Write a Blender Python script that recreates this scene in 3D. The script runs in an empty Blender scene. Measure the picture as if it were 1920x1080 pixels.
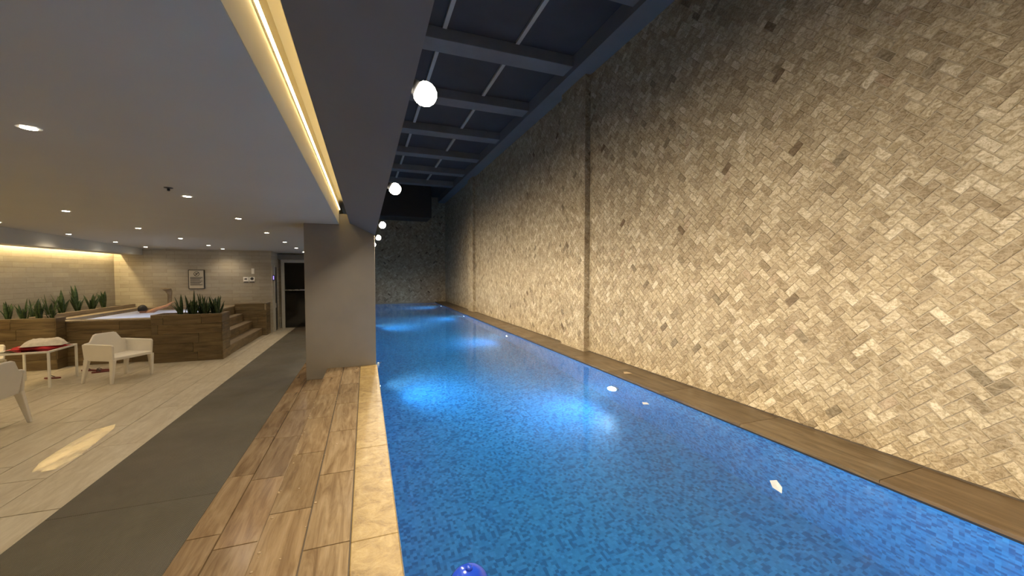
import bpy, bmesh, math, random
from mathutils import Vector, Matrix, noise
random.seed(7)
R = math.radians
SC = bpy.context.scene
COL = SC.collection

# ------------------------------------------------------------------ camera, world, exposure
CAMZ = 1.58
F_PX, VPX, VPY = 740.0, 685.0, 513.0
PITCH = math.atan((540 - VPY) / F_PX)
YAW = math.atan((960 - VPX) / F_PX * math.cos(PITCH))
cam = bpy.data.cameras.new('camera'); cam.sensor_width = 36; cam.lens = F_PX / 1920 * 36
cam.clip_start = .02
camo = bpy.data.objects.new('camera', cam); COL.objects.link(camo)
camo.location = (0, 0, CAMZ); camo.rotation_euler = (math.pi/2 - PITCH, 0, -YAW)
SC.camera = camo
w = bpy.data.worlds.new('world'); SC.world = w; w.use_nodes = True
w.node_tree.nodes['Background'].inputs[0].default_value = (.5, .55, .6, 1)
w.node_tree.nodes['Background'].inputs[1].default_value = .004
SC.view_settings.view_transform = 'Standard'; SC.view_settings.look = 'None'
SC.view_settings.exposure = 0.25; SC.view_settings.gamma = 1.0
SC.view_settings.use_curve_mapping = False
FLOOD_W, DOWN_W, POOL_W, COVE_E, WALLCOVE_E = 385, 29, 215, 1.9, 34
cy = SC.cycles; cy.max_bounces = 6; cy.diffuse_bounces = 3; cy.glossy_bounces = 3; cy.transmission_bounces = 4; cy.transparent_max_bounces = 6; cy.volume_bounces = 0

# ------------------------------------------------------------------ helpers
class MB:
    def __init__(s): s.v = []; s.f = []; s.c = []
    def add(s, vs, fs, col=None):
        b = len(s.v); s.v += [tuple(v) for v in vs]; s.f += [tuple(b+i for i in f) for f in fs]
        if col is not None: s.c += [col]*len(fs)
        return s
    def box(s, x0, x1, y0, y1, z0, z1, col=None):
        return s.add([(x0,y0,z0),(x1,y0,z0),(x1,y1,z0),(x0,y1,z0),(x0,y0,z1),(x1,y0,z1),(x1,y1,z1),(x0,y1,z1)],
              [(0,3,2,1),(4,5,6,7),(0,1,5,4),(1,2,6,5),(2,3,7,6),(3,0,4,7)], col)
    def prism_y(s, poly, y0, y1):      # poly: (x,z) counter-clockwise seen from -Y
        n = len(poly)
        s.add([(x,y0,z) for x,z in poly]+[(x,y1,z) for x,z in poly],
              [tuple(range(n)), tuple(range(2*n-1, n-1, -1))]+[(i, n+i, n+(i+1)%n, (i+1)%n) for i in range(n)])
        return s
    def frustum(s, p0, p1):            # two polygons with equal counts, bottom & top, ccw seen from the top
        n = len(p0)
        return s.add(list(p0)+list(p1), [tuple(range(n-1,-1,-1)), tuple(range(n, 2*n))]+[(i,(i+1)%n,n+(i+1)%n,n+i) for i in range(n)])
    def tube(s, pts, rad, seg=10, caps=True):
        pts = [Vector(p) for p in pts]; n = len(pts); b = len(s.v)
        if not hasattr(rad, '__len__'): rad = [rad]*n
        ref = None
        for i, p in enumerate(pts):
            t = (pts[min(i+1,n-1)] - pts[max(i-1,0)]).normalized()
            if ref is None: ref = t.orthogonal().normalized()
            a = (ref - t*ref.dot(t)).normalized(); ref = a; c = t.cross(a)
            for k in range(seg):
                an = 2*math.pi*k/seg; s.v.append(tuple(p + (a*math.cos(an)+c*math.sin(an))*rad[i]))
        for i in range(n-1):
            for k in range(seg):
                k2 = (k+1)%seg; s.f.append((b+i*seg+k, b+i*seg+k2, b+(i+1)*seg+k2, b+(i+1)*seg+k))
        if caps:
            s.f.append(tuple(b+k for k in range(seg-1,-1,-1))); s.f.append(tuple(b+(n-1)*seg+k for k in range(seg)))
        return s
    def lathe(s, prof, seg=20, c=(0,0,0)):   # (r,z)
        b = len(s.v)
        for r, z in prof:
            for k in range(seg):
                an = 2*math.pi*k/seg; s.v.append((c[0]+r*math.cos(an), c[1]+r*math.sin(an), c[2]+z))
        for i in range(len(prof)-1):
            for k in range(seg):
                k2 = (k+1)%seg; s.f.append((b+i*seg+k, b+i*seg+k2, b+(i+1)*seg+k2, b+(i+1)*seg+k))
        s.f.append(tuple(b+k for k in range(seg-1,-1,-1))); s.f.append(tuple(b+(len(prof)-1)*seg+k for k in range(seg)))
        return s
    def mesh(s, name, m=None, smooth=False):
        me = bpy.data.meshes.new(name); me.from_pydata(s.v, [], s.f)
        if s.c:
            a = me.attributes.new('tone', 'FLOAT', 'FACE'); a.data.foreach_set('value', s.c)
        if m is not None: me.materials.append(m)
        if smooth: me.polygons.foreach_set('use_smooth', [True]*len(me.polygons))
        me.update(); return me
    def build(s, name, m, parent=None, loc=None, rot=None, bevel=0, smooth=False, bseg=2, sub=0):
        return link(name, s.mesh(name, m, smooth), parent, loc, rot, bevel, bseg, sub)

def link(name, me, parent=None, loc=None, rot=None, bevel=0, bseg=2, sub=0):
    o = bpy.data.objects.new(name, me); COL.objects.link(o); o.parent = parent
    if loc is not None: o.location = loc
    if rot is not None: o.rotation_euler = rot
    if bevel:
        b = o.modifiers.new('bevel', 'BEVEL'); b.width = bevel; b.segments = bseg; b.limit_method = 'ANGLE'; b.angle_limit = R(40)
    if sub:
        m = o.modifiers.new('sub', 'SUBSURF'); m.levels = sub; m.render_levels = sub
    return o
def tag(o, label=None, cat=None, group=None, kind=None):
    if label: o['label'] = label
    if cat: o['category'] = cat
    if group: o['group'] = group
    if kind: o['kind'] = kind
    return o
def empty(name, loc=(0,0,0), rz=0, **kw):
    o = bpy.data.objects.new(name, None); COL.objects.link(o); o.location = loc; o.rotation_euler = (0,0,rz)
    o.empty_display_size = .1
    return tag(o, **kw)
def struct(o, label=None, cat=None): return tag(o, label, cat, None, 'structure')
def copy_tree(o, parent=None):
    c = o.copy(); COL.objects.link(c); c.parent = parent
    for ch in [k for k in COL.objects if k.parent == o]: copy_tree(ch, c)
    return c
def pix(P):
    d = Vector(P) - Vector((0,0,CAMZ))
    fw = Vector((math.sin(YAW)*math.cos(PITCH), math.cos(YAW)*math.cos(PITCH), -math.sin(PITCH)))
    rt = Vector((math.cos(YAW), -math.sin(YAW), 0)); up = rt.cross(fw); z = d.dot(fw)
    if z < .05: return (-9999, -9999)
    return (960 + F_PX*d.dot(rt)/z, 540 - F_PX*d.dot(up)/z)

# ------------------------------------------------------------------ materials
class NT:
    def __init__(s, name):
        s.m = bpy.data.materials.new(name); s.m.use_nodes = True
        s.t = s.m.node_tree; s.t.nodes.clear()
        s.out = s.t.nodes.new('ShaderNodeOutputMaterial')
    def n(s, typ, ins=None, **attrs):
        nd = s.t.nodes.new('ShaderNode'+typ)
        for k, v in attrs.items(): setattr(nd, k, v)
        for k, v in (ins or {}).items():
            if isinstance(v, bpy.types.NodeSocket): s.t.links.new(v, nd.inputs[k])
            else: nd.inputs[k].default_value = v
        return nd
    def coord(s, which='Object'): return s.n('TexCoord').outputs[which]
    def pos(s): return s.n('NewGeometry').outputs['Position']
    def mapping(s, vec, scale=(1,1,1), loc=(0,0,0)):
        return s.n('Mapping', {'Vector': vec, 'Scale': scale, 'Location': loc}).outputs[0]
    def noise(s, vec, scale=5, detail=4, rough=.55, dist=0):
        return s.n('TexNoise', {'Vector': vec, 'Scale': scale, 'Detail': detail, 'Roughness': rough, 'Distortion': dist})
    def ramp(s, fac, stops, interp='LINEAR'):
        nd = s.n('ValToRGB', {'Fac': fac}); e = nd.color_ramp.elements; nd.color_ramp.interpolation = interp
        while len(e) < len(stops): e.new(.5)
        for el, (p, c) in zip(e, stops): el.position = p; el.color = (*c, 1) if len(c) == 3 else c
        return nd.outputs[0]
    def math(s, op, a, b=0, clamp=False): return s.n('Math', {0: a, 1: b}, operation=op, use_clamp=clamp).outputs[0]
    def vmath(s, op, a, b=(0,0,0)): return s.n('VectorMath', {0: a, 1: b}, operation=op).outputs[0]
    def mix(s, fac, a, b, blend='MIX'):
        nd = s.n('Mix', data_type='RGBA', blend_type=blend)
        for k, v in ((0, fac), (6, a), (7, b)):
            if isinstance(v, bpy.types.NodeSocket): s.t.links.new(v, nd.inputs[k])
            elif k == 0: nd.inputs[0].default_value = v
            else: nd.inputs[k].default_value = (*v, 1)
        return nd.outputs[2]
    def rng(s, v, a, b, c, d): return s.n('MapRange', {0: v, 1: a, 2: b, 3: c, 4: d}).outputs[0]
    def bump(s, h, strength=.3, dist=.01): return s.n('Bump', {'Height': h, 'Strength': strength, 'Distance': dist}).outputs[0]
    def principled(s, **ins):
        names = {'base':'Base Color','rough':'Roughness','metal':'Metallic','normal':'Normal','spec':'Specular IOR Level','trans':'Transmission Weight','ior':'IOR','coat':'Coat Weight','coat_rough':'Coat Roughness','emit':'Emission Color','emit_s':'Emission Strength','sheen':'Sheen Weight','alpha':'Alpha','sss':'Subsurface Weight'}
        d = {}
        for k, v in ins.items():
            if k in ('base','emit') and not isinstance(v, bpy.types.NodeSocket): v = (*v, 1)
            d[names[k]] = v
        return s.n('BsdfPrincipled', d)
    def done(s, sh, vol=None):
        s.t.links.new(sh.outputs[0], s.out.inputs['Surface'])
        if vol is not None: s.t.links.new(vol.outputs[0], s.out.inputs['Volume'])
        return s.m
def plain(name, base, rough=.5, var=.08, scale=6, bump=.0, **kw):
    t = NT(name); p = t.pos(); nz = t.noise(p, scale, 5)
    lo = tuple(c*(1-var) for c in base); hi = tuple(min(1, c*(1+var)) for c in base)
    kw.update(base=t.ramp(nz.outputs[0], [(.3, lo), (.7, hi)]), rough=t.rng(nz.outputs[0], .3, .7, rough*.9, min(1, rough*1.1)))
    if bump: kw['normal'] = t.bump(t.noise(p, scale*14, 4).outputs[0], bump, .004)
    return t.done(t.principled(**kw))
def emitter(name, colr, s):
    t = NT(name); return t.done(t.n('Emission', {0: (*colr, 1), 1: s}))
def stone(name, mass):
    t = NT(name); p = t.pos()
    rnd = t.n('Attribute', attribute_name='tone').outputs['Fac'] if mass else t.n('ObjectInfo').outputs['Random']
    off = t.vmath('ADD', p, t.n('CombineXYZ', {0: t.math('MULTIPLY', rnd, 37.), 1: t.math('MULTIPLY', rnd, 91.), 2: t.math('MULTIPLY', rnd, 53.)}).outputs[0])
    base = t.ramp(rnd, [(0,(.155,.098,.05)),(.008,(.24,.19,.12)),(.03,(.325,.25,.155)),(.25,(.40,.315,.20)),(.60,(.46,.37,.24)),(.88,(.525,.43,.285)),(.97,(.61,.515,.365)),(1,(.38,.28,.18))])
    big = t.noise(p, .9, 3, .6).outputs[0]
    vein = t.noise(t.mapping(off, (1,1,1.9)), 13, 7, .66, 1.6).outputs[0]
    fine = t.noise(off, 75, 5, .7).outputs[0]
    c = t.mix(t.rng(vein, .40, .60, 0, .9), t.mix(1, base, (1.16,1.16,1.17), 'MULTIPLY'), t.mix(1, base, (.60,.55,.45), 'MULTIPLY'))
    c = t.mix(t.rng(fine, .52, .66, 0, .65), c, t.mix(1, c, (.5,.42,.3), 'MULTIPLY'))
    c = t.mix(t.rng(big, .4, .7, 0, .35), c, t.mix(1, c, (.78,.75,.72), 'MULTIPLY'))
    h = t.math('ADD', t.math('MULTIPLY', vein, .6), t.math('MULTIPLY', fine, .4))
    return t.done(t.principled(base=c, rough=.62, normal=t.bump(h, .9, .008), spec=.3))
def wood(name, a, b, c, rough=(.25,.5), bumpy=.12, axis=0, dark=.6, wet=True):
    """wood-look porcelain; grain along local axis"""
    t = NT(name); o = t.coord('Object'); rnd = t.n('ObjectInfo').outputs['Random']
    off = t.vmath('ADD', o, t.n('CombineXYZ', {0: t.math('MULTIPLY', rnd, 17.), 1: t.math('MULTIPLY', rnd, 41.), 2: t.math('MULTIPLY', rnd, 29.)}).outputs[0])
    sc = [9, 9, 9]; sc[axis] = 1.1
    g = t.noise(t.mapping(off, tuple(sc)), 1.6, 6, .62, .8).outputs[0]
    sc2 = [60, 60, 60]; sc2[axis] = 2.5
    g2 = t.noise(t.mapping(off, tuple(sc2)), 1.5, 3, .6).outputs[0]
    col = t.ramp(g, [(.32, a), (.5, b), (.68, c)])
    col = t.mix(t.rng(g2, .45, .75, 0, .45), col, t.mix(1, col, (dark, dark*.95, dark*.9), 'MULTIPLY'))
    col = t.mix(1, col, t.ramp(rnd, [(0,(.8,.78,.76)),(.5,(1,1,1)),(1,(1.0,.93,.86))]), 'MULTIPLY')
    pn = t.noise(t.pos(), 2.3, 2, .5).outputs[0]
    ro = t.rng(pn, .25, .78, rough[0], rough[1]) if wet else rough[1]
    return t.done(t.principled(base=col, rough=ro, normal=t.bump(t.math('ADD', g2, t.math('MULTIPLY', t.noise(t.pos(), 40, 3).outputs[0], .5)), bumpy, .003), spec=.5))

M = {}
M['stone'] = stone('travertine_brick', False); M['stone_mass'] = stone('travertine_brick_field', True)
M['grout'] = plain('grout_dark', (.34,.27,.175), .85, .2, 20)
M['grout_dark'] = plain('grout_brown_black', (.075,.055,.035), .7, .2, 20)
M['paint_dark'] = plain('paint_charcoal', (.165,.163,.16), .7, .1, 2.5, .05)
M['slab'] = plain('concrete_black', (.05,.05,.052), .8, .25, 1.6, .1)
M['beam'] = plain('concrete_grey_beam', (.17,.17,.17), .75, .15, 2.2, .1)
M['ceil'] = plain('paint_ceiling_grey', (.48,.465,.41), .75, .04, 1.2, .02)
M['cove'] = plain('paint_cove_cream', (.60,.53,.38), .7, .03, 3)
M['pillar'] = plain('paint_taupe', (.235,.20,.155), .6, .06, 3, .06)
M['white_plastic'] = plain('plastic_cream_white', (.78,.74,.66), .38, .03, 6)
M['white_metal'] = plain('metal_white', (.75,.73,.68), .35, .03, 8)
M['soil'] = plain('soil_dark', (.06,.045,.03), .95, .5, 30, .6)
M['pebble'] = plain('pebble_pale', (.62,.6,.55), .6, .2, 30)
M['black'] = plain('metal_black', (.02,.02,.022), .4, .1, 6)
M['steel'] = plain('steel_brushed', (.55,.53,.5), .28, .06, 12, metal=1.)
M['sign'] = plain('sign_panel_cream', (.46,.42,.33), .5, .04, 9)
M['sign_white'] = plain('sign_panel_white', (.8,.78,.72), .45, .03, 9)
M['ink'] = plain('ink_black', (.025,.025,.025), .5, .1, 9)
M['ink_grey'] = plain('ink_grey', (.36,.33,.27), .5, .1, 9)
M['frame_grey'] = plain('frame_grey_white', (.42,.41,.37), .4, .05, 9)
M['towel_red'] = plain('cloth_red', (.42,.02,.025), .9, .25, 30, .5)
M['towel_white'] = plain('cloth_white', (.72,.66,.56), .9, .1, 30, .5)
M['rubber_red'] = plain('rubber_dark_red', (.14,.025,.02), .6, .2, 20)
M['petal'] = plain('petal_white', (.55,.58,.62), .5, .05, 30)
M['leaf_tan'] = plain('dry_leaf_tan', (.55,.4,.24), .6, .15, 40)
M['blue_plastic'] = plain('plastic_blue', (.012,.05,.42), .15, .1, 9, coat=.6)
M['spa_shell'] = plain('spa_tile_white', (.7,.76,.82), .4, .05, 20)
M['skin'] = plain('skin', (.50,.27,.16), .5, .06, 9, sss=.0)
M['hair'] = plain('hair_black', (.012,.01,.009), .5, .3, 60, .4)
M['trunks'] = plain('swim_cloth_dark', (.02,.03,.06), .8, .2, 20)
M['cobra'] = plain('spout_bronze_beige', (.30,.24,.16), .35, .15, 12, metal=.35)
M['deck'] = wood('wood_tile_deck', (.17,.108,.056), (.28,.195,.108), (.36,.265,.16), (.13,.26), .16, 1)
M['deck_low'] = wood('wood_tile_deck_low', (.16,.10,.052), (.265,.18,.10), (.345,.25,.148), (.13,.26), .14, 1)
M['ledge'] = wood('wood_tile_ledge', (.095,.062,.03), (.15,.102,.053), (.21,.148,.082), (.29,.45), .08, 1)
M['tub_wood'] = wood('wood_tile_tub', (.075,.052,.024), (.15,.105,.05), (.215,.16,.082), (.4,.55), .10, 0)
M['tread'] = wood('wood_tile_tread', (.17,.13,.085), (.23,.18,.12), (.28,.225,.155), (.35,.5), .08, 1)
def marble():
    t = NT('floor_tile_cream'); o = t.coord('Object'); rnd = t.n('ObjectInfo').outputs['Random']
    off = t.vmath('ADD', o, t.n('CombineXYZ', {0: t.math('MULTIPLY', rnd, 17.), 1: t.math('MULTIPLY', rnd, 41.), 2: rnd}).outputs[0])
    g = t.noise(t.mapping(off, (5, 1.2, 1)), 1.5, 7, .62, 1.4).outputs[0]
    col = t.ramp(g, [(.3,(.40,.34,.25)),(.5,(.51,.455,.355)),(.7,(.58,.53,.425))])
    v = t.noise(t.mapping(off, (7, 1.6, 1)), 1.2, 5, .6, 2.2).outputs[0]
    col = t.mix(t.ramp(v, [(.40,(0,0,0)),(.5,(.22,.22,.22)),(.60,(0,0,0))]), col, (.33,.27,.18))
    wet = t.noise(t.mapping(t.pos(), (1, .42, 1)), 1.25, 2, .5).outputs[0]
    ro = t.rng(wet, .25, .78, .42, .285)
    bp = t.bump(t.noise(t.pos(), 9, 3).outputs[0], .04, .01)
    return t.done(t.principled(base=col, rough=ro, spec=.5, normal=bp))
M['marble'] = marble()
def coping_mat():
    t = NT('coping_travertine_yellow'); p = t.pos()
    g = t.noise(p, 9, 8, .66, .8).outputs[0]; f = t.noise(p, 60, 5, .65).outputs[0]
    col = t.ramp(g, [(.3,(.16,.095,.03)),(.46,(.27,.18,.066)),(.6,(.35,.245,.10)),(.75,(.43,.33,.17))])
    col = t.mix(t.rng(f, .5, .75, 0, .4), col, (.33,.22,.09))
    wet = t.noise(p, 26, 5, .7).outputs[0]
    return t.done(t.principled(base=col, rough=t.rng(wet, .35, .7, .30, .5), normal=t.bump(t.math('ADD', wet, f), .35, .006), spec=.3))
M['coping'] = coping_mat()
def mat_rubber():
    t = NT('rubber_mat_ribbed'); p = t.pos(); s = t.n('SeparateXYZ', {0: p})
    wv = t.math('SINE', t.math('MULTIPLY', s.outputs[0], 2*math.pi/.011))
    wy = t.math('SINE', t.math('MULTIPLY', s.outputs[1], 2*math.pi/.016))
    h = t.math('ADD', wv, t.math('MULTIPLY', wy, .45))
    d = t.noise(p, 1.6, 5, .6).outputs[0]
    col = t.ramp(d, [(.3,(.075,.066,.048)),(.7,(.10,.088,.064))])
    ro = t.rng(t.noise(p, 1.1, 4).outputs[0], .4, .65, .52, .34)
    return t.done(t.principled(base=col, rough=ro, normal=t.bump(h, .45, .003), spec=.5))
M['rubber'] = mat_rubber()
def mosaic():
    t = NT('pool_mosaic_blue'); p = t.pos(); sz = .027
    g = t.vmath('SCALE', p); g.node.inputs['Scale'].default_value = 1/sz
    g = t.vmath('ADD', g, (.37,.41,.33))
    cell = t.vmath('FLOOR', g)
    rn = t.n('TexWhiteNoise', {'Vector': cell}).outputs['Value']
    col = t.ramp(rn, [(0,(.015,.155,.42)),(.25,(.02,.18,.47)),(.31,(.032,.26,.60)),(.7,(.045,.32,.68)),(1,(.07,.40,.76))])
    fr = t.vmath('FRACTION', g); s = t.n('SeparateXYZ', {0: fr}); m = None
    for k in range(3):
        e = t.math('ABSOLUTE', t.math('SUBTRACT', s.outputs[k], .5)); m = e if m is None else t.math('MAXIMUM', m, e)
    cloud = t.noise(p, .7, 3).outputs[0]
    col = t.mix(t.rng(cloud, .35, .65, 0, .25), col, t.mix(1, col, (.6,.8,.9), 'MULTIPLY'))
    return t.done(t.principled(base=col, rough=.35))
M['mosaic'] = mosaic()
def water_mat():
    t = NT('pool_water'); p = t.pos()
    h1 = t.noise(t.mapping(p, (1,.8,1)), 2.2, 3, .5, .4).outputs[0]
    h2 = t.noise(p, 8, 3, .5).outputs[0]
    h = t.math('ADD', h1, t.math('MULTIPLY', h2, .16))
    nrm = t.bump(h, .09, .06)
    g = t.n('BsdfGlass', {'Color': (.93,.985,1,1), 'Roughness': .0, 'IOR': 1.33, 'Normal': nrm})
    vol = t.n('PrincipledVolume') if False else t.n('VolumeScatter', {0: (.30,.72,1,1), 1: .085, 'Anisotropy': .2})
    return t.done(g, vol)
M['water'] = water_mat()
def froth():
    t = NT('spa_froth'); p = t.pos()
    nz = t.noise(p, 12, 5, .6).outputs[0]
    d = t.n('BsdfDiffuse', {0: (.46,.48,.58,1), 'Normal': t.bump(nz, .6, .03)})
    tr = t.n('BsdfTranslucent', {0: (.8,.85,1,1)})
    return t.done(t.n('MixShader', {0: .6, 1: d.outputs[0], 2: tr.outputs[0]}))
M['froth'] = froth()
def leafmat():
    t = NT('snake_plant_leaf'); o = t.coord('Object')
    b = t.noise(t.mapping(o, (4,4,26)), 1.3, 4, .6, .6).outputs[0]
    col = t.ramp(b, [(.35,(.012,.028,.008)),(.5,(.03,.06,.018)),(.68,(.08,.115,.045))])
    return t.done(t.principled(base=col, rough=.4))
M['leaf'] = leafmat()
def glass(name, tint, rough=.02, alpha=.0):
    t = NT(name); gl = t.n('BsdfGlossy', {0: (1,1,1,1), 1: rough}); tr = t.n('BsdfTransparent', {0: (*tint,1)})
    fr = t.n('Fresnel', {0: 1.5}).outputs[0]
    return t.done(t.n('MixShader', {0: fr, 1: tr.outputs[0], 2: gl.outputs[0]}))
M['table_glass'] = glass('glass_clear', (.86,.9,.87))
M['door_glass'] = plain('glass_dark_door', (.006,.006,.006), .08, .2, 3)
def walltile():
    t = NT('wall_tile_cream'); p = t.pos()
    s = t.n('SeparateXYZ', {0: p})
    u = t.math('ADD', s.outputs[0], s.outputs[1])
    v = t.n('CombineXYZ', {0: u, 1: s.outputs[2], 2: 0}).outputs[0]
    br = t.n('TexBrick', {'Vector': v, 'Color1': (.335,.302,.24,1), 'Color2': (.40,.365,.295,1), 'Mortar': (.27,.24,.185,1), 'Scale': 1., 'Mortar Size': .004, 'Bias': 0, 'Brick Width': .5, 'Row Height': .1}, offset=.37)
    nz = t.noise(t.mapping(p, (3,3,9)), 2.5, 6, .65).outputs[0]
    col = t.mix(t.rng(nz, .35, .7, 0, .5), br.outputs[0], t.mix(1, br.outputs[0], (.8,.76,.68), 'MULTIPLY'))
    return t.done(t.principled(base=col, rough=.6, normal=t.bump(t.math('SUBTRACT', t.math('MULTIPLY', nz, .5), br.outputs[1]), .35, .006)))
M['walltile'] = walltile()
WARM = (1., .78, .50)
M['e_flood'] = emitter('lamp_flood_white', (1,.88,.68), 30)
M['e_down'] = emitter('lamp_down_white', (1,.88,.68), 40)
M['e_cove'] = emitter('led_cove_warm', (1,.80,.42), COVE_E*8)
M['e_wallcove'] = emitter('led_wall_warm', (1,.74,.36), WALLCOVE_E*4)
M['e_pool'] = emitter('lamp_pool_blue', (.62,.88,1), 30)
M['e_purple'] = emitter('screen_purple', (.35,.25,1), 1.6)

def lamp(kind, loc, power, colr, parent=None, rot=None, target=None, **kw):
    l = bpy.data.lights.new('lamp_light', kind); l.energy = power; l.color = colr
    for k, v in kw.items(): setattr(l, k, v)
    o = bpy.data.objects.new('lamp_light', l); COL.objects.link(o); o.location = loc; o.parent = parent
    if target is not None: o.rotation_euler = (Vector(target)-Vector(loc)).to_track_quat('-Z', 'Y').to_euler()
    elif rot: o.rotation_euler = rot
    return o

# ------------------------------------------------------------------ layout numbers (metres)
FZ = -.17                 # lower floor; 0 = top of coping
WZ = -.04                 # water level
PX0, PX1 = .172, 3.67     # pool width
WX = 4.26                 # stone wall
Y0, Y1 = -3.0, 22.3       # hall ends
PIL_Y = 7.2
XL, YB, YD = -6.2, 13.4, 14.4
UPX = .165
TOPZ, BEAMZ = 5.83, 5.62

# ------------------------------------------------------------------ herringbone bricks
BL, BW, GAP = .15, .075, .0022
def clip(poly, a, b, lo):  # keep points with coord a >= b (lo) or <= b
    out = []
    for i in range(len(poly)):
        p, q = poly[i], poly[(i+1) % len(poly)]
        ip = p[a] >= b if lo else p[a] <= b; iq = q[a] >= b if lo else q[a] <= b
        if ip: out.append(p)
        if ip != iq:
            k = (b-p[a])/(q[a]-p[a]); out.append((p[0]+(q[0]-p[0])*k, p[1]+(q[1]-p[1])*k))
    return out
def herring(u0, u1, v0, v1):
    """yields (polygon in (u,v), full?, centre, angle)"""
    c = math.sqrt(.5); ext = [(u0,v0),(u1,v0),(u1,v1),(u0,v1)]
    a = [(u+v)*c for u, v in ext]; b = [(-u+v)*c for u, v in ext]
    for i in range(int(min(a)/BW)-2, int(max(a)/BW)+3):
        for j in range(int(min(b)/BW)-2, int(max(b)/BW)+3):
            k = (i-j) % 4
            if k == 0: w_, h_ = 2, 1
            elif k == 3: w_, h_ = 1, 2
            else: continue
            x0, y0 = i*BW+GAP/2, j*BW+GAP/2; x1, y1 = (i+w_)*BW-GAP/2, (j+h_)*BW-GAP/2
            poly = [((x-y)*c, (x+y)*c) for x, y in ((x0,y0),(x1,y0),(x1,y1),(x0,y1))]
            if all(p[0] < u0 for p in poly) or all(p[0] > u1 for p in poly) or all(p[1] < v0 for p in poly) or all(p[1] > v1 for p in poly): continue
            full = all(u0 <= p[0] <= u1 and v0 <= p[1] <= v1 for p in poly)
            q = poly
            if not full:
                for ax, bb, lo in ((0,u0,1),(0,u1,0),(1,v0,1),(1,v1,0)):
                    q = clip(q, ax, bb, lo)
                    if len(q) < 3: break
                if len(q) < 3: continue
            cx, cy = sum(p[0] for p in poly)/4, sum(p[1] for p in poly)/4
            yield q, full, (cx, cy), (R(45) if k == 0 else R(135))
def brick_into(mb, q, frame, rs):
    """frame(u,v,h)->world ; bevelled, uneven, slightly tilted"""
    n = len(q); cx = sum(p[0] for p in q)/n; cy = sum(p[1] for p in q)/n
    h = rs.uniform(.010, .0145); tu, tv = rs.uniform(-.03,.03), rs.uniform(-.03,.03)
    tp = []
    for p in q:
        d = math.hypot(p[0]-cx, p[1]-cy) or 1; k = max(0, 1-.004/d)
        u, v = cx+(p[0]-cx)*k, cy+(p[1]-cy)*k
        tp.append(frame(u, v, h+tu*(u-cx)+tv*(v-cy)))
    bp = [frame(p[0], p[1], 0) for p in q]
    b = len(mb.v); mb.v += bp+tp
    mb.f.append(tuple(b+n+i for i in range(n))); mb.f += [(b+i, b+(i+1)%n, b+n+(i+1)%n, b+n+i) for i in range(n)]
    mb.c += [rs.random()]*(n+1)

# ---- right stone wall
rs = random.Random(11)
wall = struct(MB().box(WX-.0075, WX+.25, Y0, Y1+.2, -.3, TOPZ).build('wall_right', M['grout']), 'tall stone wall clad in herringbone travertine bricks along the pool', 'wall')
PIL = [(6.95, 7.95), (15.75, 16.55)]
PROT = .12
fr_main = lambda u, v, h: (WX-h, u, v)
bricks = []; field = MB()
for q, full, c, ang in herring(Y0+.02, Y1, .012, 5.53):
    if any(a+.15 < c[0] < b-.15 for a, b in PIL): continue
    area = 0
    if full:
        P = [pix((WX, p[0], p[1])) for p in q]
        if all(-5 < p[0] < 1925 and -5 < p[1] < 1085 for p in P):
            area = abs(sum(P[i][0]*P[(i+1)%4][1]-P[(i+1)%4][0]*P[i][1] for i in range(4)))/2
    bricks.append((area, q, c, ang))
bricks.sort(key=lambda b: -b[0])
# eight shared brick meshes; each brick an object of its own
proto = []
for k in range(10):
    mb = MB(); b = rs
    h = b.uniform(.010,.0145); tu, tv = b.uniform(-.03,.03), b.uniform(-.03,.03)
    hx, hy = BL/2-GAP/2, BW/2-GAP/2; e = .003
    jit = lambda: b.uniform(0, .0035)
    bot = [(-hx,-hy),(hx,-hy),(hx,hy),(-hx,hy)]
    top = [(-hx+e+jit(),-hy+e+jit()),(hx-e-jit(),-hy+e+jit()),(hx-e-jit(),hy-e-jit()),(-hx+e+jit(),hy-e-jit())]
    mb.frustum([(x,y,0) for x,y in bot], [(x,y,h+tu*x+tv*y) for x,y in top])
    proto.append(mb.mesh('brick', M['stone']))
for i, (area, q, c, ang) in enumerate(bricks):
    if i < 300:
        o = bpy.data.objects.new('brick', proto[rs.randrange(10)]); COL.objects.link(o); o.parent = wall
        # local x along the brick on the wall plane (u=Y, v=Z), local z out of the wall (-X)
        ca, sa = math.cos(ang), math.sin(ang)
        m = Matrix(((0, 0, -1, WX), (ca, -sa, 0, c[0]), (sa, ca, 0, c[1]), (0,0,0,1)))
        if m.to_3x3().determinant() < 0: m = Matrix(((0, 0, -1, WX), (ca, sa, 0, c[0]), (sa, -ca, 0, c[1]), (0,0,0,1)))
        o.matrix_world = m
    else: brick_into(field, q, fr_main, rs)
tag(field.build('brick_field', M['stone_mass'], wall), kind='stuff')
for n, (a, b) in enumerate(PIL):
    t = struct(MB().box(WX-PROT-.0075, WX, a-.004, b+.004, 0, 5.53).build('trim_%d' % (n+1), M['grout']), 'stone clad pilaster standing out from the herringbone wall, %s' % ('nearer of two' if n == 0 else 'farther of two'), 'pilaster')
    mb = MB()
    for q, full, c, ang in herring(a, b, .012, 5.5): brick_into(mb, q, lambda u, v, h: (WX-PROT-h, u, v), rs)
    for q, full, c, ang in herring(WX-PROT-.01, WX, .012, 5.5): brick_into(mb, q, lambda u, v, h: (u, a-h*.6, v), rs)
    for q, full, c, ang in herring(WX-PROT-.01, WX, .012, 5.5): brick_into(mb, q, lambda u, v, h: (WX*2-PROT-.01-u, b+h*.6, v), rs)
    tag(mb.build('brick_field', M['stone_mass'], t), kind='stuff')
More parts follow.
